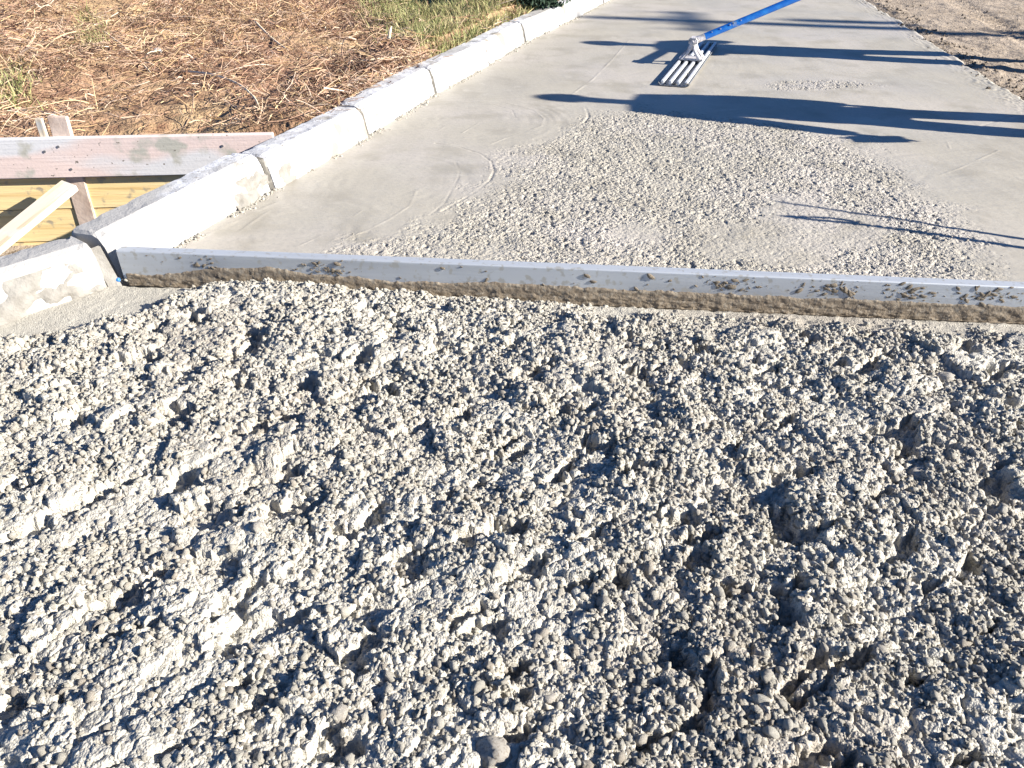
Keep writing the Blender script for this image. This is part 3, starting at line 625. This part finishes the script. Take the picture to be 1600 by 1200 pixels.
# ------------------------------------------------------------------ plank, stakes and brace behind the kerb
fw = empty('formwork_rail', (-2.4, 4.2, 0)); tag(fw, 'cement dusted board nailed to raw wooden stakes with a slanting brace', 'formwork')
off = Vector((-2.4, 4.2, 0))
def fpl(name, a, b, wid, thk, up, m, **k): return plank(name, Vector(a) - off, Vector(b) - off, wid, thk, up, m, fw, **k)
fpl('board', (-1.32, 4.30, .022), (-4.2, 4.09, .022), .218, .036, (0.06, 1, .0), M['wood_grey'], bev=.004, wob=.002)
fpl('stake', (-2.47, 4.24, -.55), (-2.45, 4.245, .235), .105, .028, (0, 1, 0), M['wood_pink'])
fpl('stake', (-2.55, 4.235, -.06), (-2.55, 4.24, .225), .042, .028, (0, 1, 0), M['wood'])
fpl('brace', (-2.44, 4.14, -.11), (-2.86, 3.28, -.42), .105, .038, (0, -.4, 1), M['wood'])
for k, (xx, z_) in enumerate(((-2.47, .085), (-2.44, -.04), (-2.55, .06), (-1.6, .07), (-1.58, -.03))):
    bm = bmesh.new(); tube_bm(bm, [(0, 0, 0), (0, -.004, 0)], .007, 8); nl = from_bm('nail', bm, M['steel'], fw); yb_ = 4.30 + (xx + 1.32) * (.21 / 2.88) - .0185; nl.location = Vector((xx, yb_, z_)) - off
for k in range(3):
    zc = -.185 - .198 * k; fpl('plank', (-1.36 - .02 * k, 4.328 + .003 * k, zc), (-4.6, 4.094 + .003 * k, zc + .004), .194, .024, (0.07, 1, 0), M['ply'], bev=.003)

# ------------------------------------------------------------------ bull float
pa = Vector(G(1052, 136)); pb = Vector(G(1102, 71)); ctr = (pa + pb) / 2; ax = (pb - pa); BL = ax.length; fl = empty('bull_float', (ctr.x, ctr.y, .004), math.atan2(ax.y, ax.x))
tag(fl, 'ribbed metal bull float with blue pole resting on the smoothed slab', 'bull float')
BW = .235; bm = bmesh.new(); po = []      # blade section across, lips turned up
sec = [(-BW / 2, .022), (-BW / 2 + .008, .008), (-BW / 2 + .022, .0), (BW / 2 - .022, .0), (BW / 2 - .008, .008), (BW / 2, .022), (BW / 2 - .004, .024), (BW / 2 - .022, .006), (-BW / 2 + .022, .006), (-BW / 2 + .004, .024)]
r0 = [bm.verts.new((-BL / 2, y, z)) for y, z in sec]; r1 = [bm.verts.new((BL / 2, y, z)) for y, z in sec]
for k in range(len(sec)): bm.faces.new((r0[k], r0[(k + 1) % len(sec)], r1[(k + 1) % len(sec)], r1[k]))
bm.faces.new(r0[::-1]); bm.faces.new(r1); from_bm('blade', bm, M['magdark'], fl)
for k in range(4):
    y = -.088 + k * .0587; bm = bmesh.new(); box_bm(bm, (0, y, .020), (BL - .02, .023, .028), bev=.004); from_bm('rib', bm, M['magnesium'], fl)
bk = empty('bracket'); bk.parent = fl; bk.location = (0, 0, 0)
bm = bmesh.new()
box_bm(bm, (0, 0, .043), (.16, .20, .012), bev=.004)
for s in (-1, 1):
    tube_bm(bm, [(s * .07, -.075, .045), (s * .055, -.03, .10), (s * .04, 0, .165)], [.016, .014, .02], 8); tube_bm(bm, [(s * .07, .075, .045), (s * .055, .03, .10), (s * .04, 0, .165)], [.016, .014, .02], 8)
box_bm(bm, (0, 0, .175), (.13, .07, .055), bev=.012); tube_bm(bm, [(-.085, 0, .175), (.085, 0, .175)], .012, 10)
o = from_bm('bracket_casting', bm, M['bracket'], bk)
bm = bmesh.new(); tube_bm(bm, [(.07, 0, .175), (.10, 0, .175)], .017, 6); from_bm('bolt', bm, M['magnesium'], bk)
rc = random.Random(6)
for k in range(26):
    e_ = rc.choice((-1, 1)) if k < 16 else rc.uniform(-.8, .8); me = lump_mesh('caked_mortar', 500 + k, 1, .5, .6); q = link('caked_mortar', me, M['kerb_mortar'], fl, True); sc_ = rc.uniform(.008, .020); q.scale = (sc_ * 1.6, sc_, sc_ * .7)
    q.location = (e_ * (BL / 2 - rc.uniform(0, .05)) if k < 16 else e_ * BL / 2, rc.uniform(-.11, .11), rc.uniform(.008, .026)); q['kind'] = 'stuff'
inv = fl.matrix_basis.inverted() if False else (Matrix.Translation(fl.location) @ Matrix.Rotation(fl.rotation_euler.z, 4, 'Z')).inverted()
P0 = Vector((ctr.x + .03, ctr.y, .188)); HAND = Vector((4.25, 6.9, 1.27)); pdv = (HAND - P0).normalized(); P1 = HAND + pdv * .45
bm = bmesh.new(); tube_bm(bm, [inv @ (P0 - pdv * .03), inv @ (P0 + pdv * .12)], .026, 14); from_bm('pole_socket', bm, M['bracket'], fl, False)
bm = bmesh.new(); a_ = inv @ (P0 + pdv * .06); b_ = inv @ P1; tube_bm(bm, [a_, b_], .0265, 16); pole = from_bm('pole', bm, M['blue'], fl, False)
for k in range(1, 17): pass
up_ = Vector((0, -.75, .66))
for t, s_ in ((.12, .7), (.19, .9), (.27, 1), (.30, .7), (.36, .8)):
    bm = bmesh.new(); q = P0 + pdv * t; sd = (up_ + Vector((random.uniform(-.3, .3), 0, random.uniform(-.3, .3)))); sd = (sd - pdv * sd.dot(pdv)).normalized()
    tube_bm(bm, [inv @ (q + sd * .018), inv @ (q + sd * .031)], [.009 * s_, .006 * s_], 8); from_bm('button', bm, M['button'], pole)

# ------------------------------------------------------------------ the workers at the right, outside the picture but for their shadows
def skin_mesh(name, joints, edges, m, parent, roots, subd=2, thick=0.0):
    me = bpy.data.meshes.new(name); ks = list(joints); me.from_pydata([joints[k][0] for k in ks], [(ks.index(a), ks.index(b)) for a, b in edges], [])
    o = bpy.data.objects.new(name, me); C.objects.link(o); md = o.modifiers.new('skin', 'SKIN'); md.use_smooth_shade = True
    for i, k in enumerate(ks):
        r_ = joints[k][1]; r_ = (r_, r_) if not isinstance(r_, tuple) else r_
        sv = me.skin_vertices[0].data[i]; sv.radius = (r_[0] + thick, r_[1] + thick); sv.use_root = k in roots
    o.modifiers.new('sub', 'SUBSURF').levels = subd; o.modifiers['sub'].render_levels = subd
    me.materials.append(m); o.parent = parent; return o
def person(loc, yaw, hands, label, jm, hat=True, spread=.16, hat_m='boot'):
    """x is forward, y to the person's left; hands = ((x, y, z) left, (x, y, z) right)"""
    rt = empty('person', loc, yaw); tag(rt, label, 'person'); rt.scale = (1.1, 1.1, 1); J = {}
    J['pelvis'] = ((0, 0, .95), (.15, .12)); J['waist'] = ((.01, 0, 1.10), (.145, .11)); J['chest'] = ((.03, 0, 1.32), (.17, .125)); J['neckb'] = ((.03, 0, 1.47), (.075, .075)); J['neck'] = ((.045, 0, 1.54), .055)
    J['head'] = ((.06, 0, 1.62), (.075, .085)); J['crown'] = ((.055, 0, 1.70), (.078, .088)); J['top'] = ((.05, 0, 1.755), .045); J['nose'] = ((.155, 0, 1.635), .012)
    E = [('pelvis', 'waist'), ('waist', 'chest'), ('chest', 'neckb'), ('neckb', 'neck'), ('neck', 'head'), ('head', 'crown'), ('crown', 'top'), ('head', 'nose')]
    leg, arm = [], []
    for s, n_ in ((1, 'l'), (-1, 'r')):
        J['hip' + n_] = ((0, s * .095, .90), .095); J['knee' + n_] = ((.03, s * spread, .50), .062); J['ank' + n_] = ((0, s * (spread + .03), .10), .045); J['toe' + n_] = ((.17, s * (spread + .05), .035), .035)
        E += [('pelvis', 'hip' + n_), ('hip' + n_, 'knee' + n_), ('knee' + n_, 'ank' + n_), ('ank' + n_, 'toe' + n_)]
        h = Vector(hands[0 if s > 0 else 1]); sh = Vector((.03, s * .19, 1.42)); mid = (sh + h) / 2; dd_ = (h - sh).length; drop = math.sqrt(max(.0, .29 ** 2 - (dd_ / 2) ** 2)); el = mid + Vector((-.1, s * .8, -.6)).normalized() * drop
        J['sh' + n_] = (tuple(sh), .065); J['el' + n_] = (tuple(el), .045); J['wr' + n_] = (tuple(h), (.028, .022)); d = (h - el).normalized(); J['palm' + n_] = (tuple(h + d * .07), (.038, .018))
        E += [('chest', 'sh' + n_), ('sh' + n_, 'el' + n_), ('el' + n_, 'wr' + n_), ('wr' + n_, 'palm' + n_)]
        sd = d.cross(Vector((0, 0, 1))).normalized() * .020; cu = Vector((0, 0, -1))
        for f in range(4):
            b = h + d * .095 + sd * (f - 1.5); lf = (.07, .08, .075, .06)[f]
            J[f'f{f}a{n_}'] = (tuple(b), .0095); J[f'f{f}b{n_}'] = (tuple(b + d * lf * .45 + cu * .012), .0088); J[f'f{f}c{n_}'] = (tuple(b + d * lf * .6 + cu * .042), .0075)
            E += [('palm' + n_, f'f{f}a{n_}'), (f'f{f}a{n_}', f'f{f}b{n_}'), (f'f{f}b{n_}', f'f{f}c{n_}')]
        J['tha' + n_] = (tuple(h + d * .04 - sd * 2.2), .011); J['thb' + n_] = (tuple(h + d * .075 - sd * 2.9 + cu * .02), .009); E += [('wr' + n_, 'tha' + n_), ('tha' + n_, 'thb' + n_)]
    skin_mesh('body', J, E, M['skin'], rt, ('pelvis',), 1)
    tj = {k: J[k] for k in ('pelvis', 'hipl', 'hipr', 'kneel', 'kneer', 'ankl', 'ankr')}; tj['kneel'] = (J['kneel'][0], .085); tj['kneer'] = (J['kneer'][0], .085); tj['ankl'] = (J['ankl'][0], .06); tj['ankr'] = (J['ankr'][0], .06)
    skin_mesh('trousers', tj, [('pelvis', 'hipl'), ('hipl', 'kneel'), ('kneel', 'ankl'), ('pelvis', 'hipr'), ('hipr', 'kneer'), ('kneer', 'ankr')], M['trousers'], rt, ('pelvis',), 2, .025)
    jj = {k: J[k] for k in ('waist', 'chest', 'neckb', 'shl', 'shr', 'ell', 'elr', 'wrl', 'wrr')}; jj['hem'] = ((0, 0, .80), (.19, .20)); jj['waist'] = ((.01, 0, 1.10), (.16, .19)); jj['chest'] = ((.03, 0, 1.32), (.16, .21)); jj['wrl'] = (J['wrl'][0], .03); jj['wrr'] = (J['wrr'][0], .03)
    skin_mesh('jacket', jj, [('hem', 'waist'), ('waist', 'chest'), ('chest', 'neckb'), ('chest', 'shl'), ('shl', 'ell'), ('ell', 'wrl'), ('chest', 'shr'), ('shr', 'elr'), ('elr', 'wrr')], jm, rt, ('hem',), 2, .035)
    for n_ in 'lr':
        a, t = Vector(J['ank' + n_][0]), Vector(J['toe' + n_][0])
        skin_mesh('boot', {'a': (tuple(a + Vector((0, 0, .12))), .058), 'b': (tuple(a), .055), 'h': (tuple(a + Vector((-.03, 0, -.055))), .045), 'c': (tuple((a + t) / 2 + Vector((0, 0, -.015))), .045), 't': (tuple(t + Vector((.02, 0, .005))), .04)}, [('a', 'b'), ('b', 'h'), ('b', 'c'), ('c', 't')], M['boot'], rt, ('b',), 2)
    bm = bmesh.new(); bmesh.ops.create_uvsphere(bm, u_segments=20, v_segments=12, radius=.108)
    for v in list(bm.verts):
        if v.co.z < -.01: bm.verts.remove(v)
    tube_bm(bm, [(.09, 0, .0), (.19, 0, -.015)], [.07, .03], 10)
    for v in bm.verts: v.co.x *= 1.1
    c_ = from_bm('cap', bm, M[hat_m], rt, True); c_.location = (.055, 0, 1.69)
    for s in (-1, 1):
        bm = bmesh.new(); bmesh.ops.create_uvsphere(bm, u_segments=10, v_segments=8, radius=.011); e_ = from_bm('eye', bm, M['boot'], rt, True); e_.location = (.138, s * .03, 1.66)
    return rt
tanel = math.tan(R(SUN_EL)); sh = Vector((-math.sin(R(SUN_AZ)), -math.cos(R(SUN_AZ)), 0)) / tanel       # shadow offset per metre of height
def caster(px_, py_, h): q = Vector(G(px_, py_)); return q - sh * h + Vector((0, 0, h))
def local(p, loc, yaw):
    d = Vector(p) - Vector(loc); c, s = math.cos(-yaw), math.sin(-yaw); return ((d.x * c - d.y * s) / 1.1, (d.x * s + d.y * c) / 1.1, d.z)
def gz(x, y): return float(soil_h(np.array([x]), np.array([y]))[0])
yaw = math.atan2(.25, -.97)
L1 = (4.56, 6.80, gz(4.56, 6.8)); h1 = HAND - pdv * .02; h2 = HAND + pdv * .22
person(L1, yaw, (local(h1 + Vector((.03, 0, 0)), L1, yaw), local(h2, L1, yaw)), 'worker in dark jacket holding the blue pole of the float', M['jacket'])
L2 = (4.12, 4.70, gz(4.12, 4.70)); tp = caster(1335, 215, .74); person(L2, yaw, (local(tp + Vector((.11, .05, .04)), L2, yaw), (.05, -.24, .86)), 'worker in orange jacket standing beside the right edge of the slab', M['vest'], hat_m='jacket')

ht = empty('hand_float', tp, math.atan2(.25, -.97) + .25); tag(ht, 'wooden hand float hanging from the left hand of the worker in orange', 'hand float')
bm = bmesh.new(); box_bm(bm, (0, 0, -.06), (.30, .13, .02), bev=.004); from_bm('sole', bm, M['wood'], ht)
bm = bmesh.new(); tube_bm(bm, [(-.09, 0, -.05), (-.09, 0, -.01), (-.05, 0, .0), (.05, 0, .0), (.09, 0, -.01), (.09, 0, -.05)], .013, 8); from_bm('grip', bm, M['boot'], ht, True)
# shovel and rod stuck in the soil at the right
def shovel(base, top, label):
    b, t = Vector(base), Vector(top); rt = empty('shovel', b); tag(rt, label, 'shovel'); d = (t - b)
    bm = bmesh.new(); tube_bm(bm, [d * .2, d], .016, 10); from_bm('handle', bm, M['wood'], rt, True)
    dn = d.normalized(); sd = dn.cross(Vector((0, 1, 0))).normalized(); bm = bmesh.new(); vs = []
    for k in range(7):
        t_ = k / 6; wd = .11 * min(1, .2 + t_ * 1.6); row = []
        for j in range(7): q = (j / 6 - .5) * 2; row.append(bm.verts.new(dn * (.30 * t_ - .06) + sd * (wd * q) + Vector((0, 1, 0)) * (.03 * q * q)))
        vs.append(row)
    for r0, r1 in zip(vs[:-1], vs[1:]):
        for j in range(6): bm.faces.new((r0[j], r0[j + 1], r1[j + 1], r1[j]))
    bl = from_bm('blade', bm, M['steel'], rt, True); bl.modifiers.new('s', 'SOLIDIFY').thickness = .003
    bm = bmesh.new()
    tube_bm(bm, [d, d + dn * .05 + sd * .05, d + dn * .12 + sd * .055, d + dn * .12 - sd * .055, d + dn * .05 - sd * .05, d], .013, 8); from_bm('grip', bm, M['boot'], rt, True); return rt
shovel(caster(1960, 440, -.02), caster(1330, 349, .80), 'shovel stuck upright in the soil right of the slab')
b, t = caster(1960, 430, -.02), caster(1215, 315, 1.02); bm = bmesh.new(); tube_bm(bm, [(0, 0, 0), t - b], [.014, .009], 8); o = from_bm('wooden_rod', bm, M['wood'], smooth=True); o.location = b; tag(o, 'slender wooden rod stuck slanting in the soil beside the shovel', 'rod')

# utility pole and a narrow tree far to the right: their soft shadows cross the slab
def far_base(px_, py_, h): q = Vector(G(px_, py_)); return q - sh * h
q = far_base(905, 26, 8.5); up = empty('utility_pole', (q.x, q.y, -.4)); tag(up, 'weathered utility pole with crossarm far right of the slab', 'utility pole')
bm = bmesh.new(); tube_bm(bm, [(0, 0, -.1), (0, 0, 5), (0, 0, 8.9)], [.15, .13, .10], 12); from_bm('mast', bm, M['bark'], up, True)
bm = bmesh.new(); box_bm(bm, (0, 0, 8.35), (.09, 1.3, .09)); from_bm('crossarm', bm, M['bark'], up)
for s in (-.55, -.2, .2, .55):
    bm = bmesh.new(); tube_bm(bm, [(0, s, 8.39), (0, s, 8.47), (0, s, 8.52)], [.02, .045, .03], 8); from_bm('insulator', bm, M['quartz'], up, True)
q = far_base(1420, 38, 7.2); leafy('tree', (q.x, q.y, -.5), (.75, .75, 7.8), 6000, 'narrow dark tree standing far right beside the utility pole', 'tree', 8, cone=True, trunk_r=.12, leafsize=.12)

# ------------------------------------------------------------------ single smooth pebbles one can pick out
pebs = [(772, 1168, 27, 'round washed pebble at the bottom edge, largest in view', .0), (1212, 752, 17, 'tan pebble right of the middle of the heap', .0), (403, 820, 15, 'grey pebble beside a deep hollow on the left', .0),
        (528, 1108, 15, 'oval pebble low on the left of the heap', .0), (858, 1083, 16, 'pebble above the largest round one', .0), (1440, 735, 16, 'pebble half sunk at the right of the heap', .0), (905, 1130, 13, 'small pebble right of the largest round one', .0), (1480, 585, 14, 'brown pebble near the right end of the screed bar', .0)]
for i, (a, b, r, lab, _) in enumerate(pebs):
    q = G(a, b, .04)
    for _k in range(8): q = G(a, b, float(heap_h(np.array([q[0]]), np.array([q[1]]))[0]) + .01)
    dist = math.hypot(q[0], q[1], HC); rad = r * dist / F
    me = lump_mesh('pebble', 300 + i, 3, .28, .75); o = link('pebble', me, M['pebble'], smooth=True); o.scale = (rad, rad * .85, rad); o.location = (q[0], q[1], float(heap_h(np.array([q[0]]), np.array([q[1]]))[0]) - rad * .25); o.rotation_euler.z = i * 1.3
    tag(o, lab, 'pebble', 'smooth pebbles in the loose concrete')
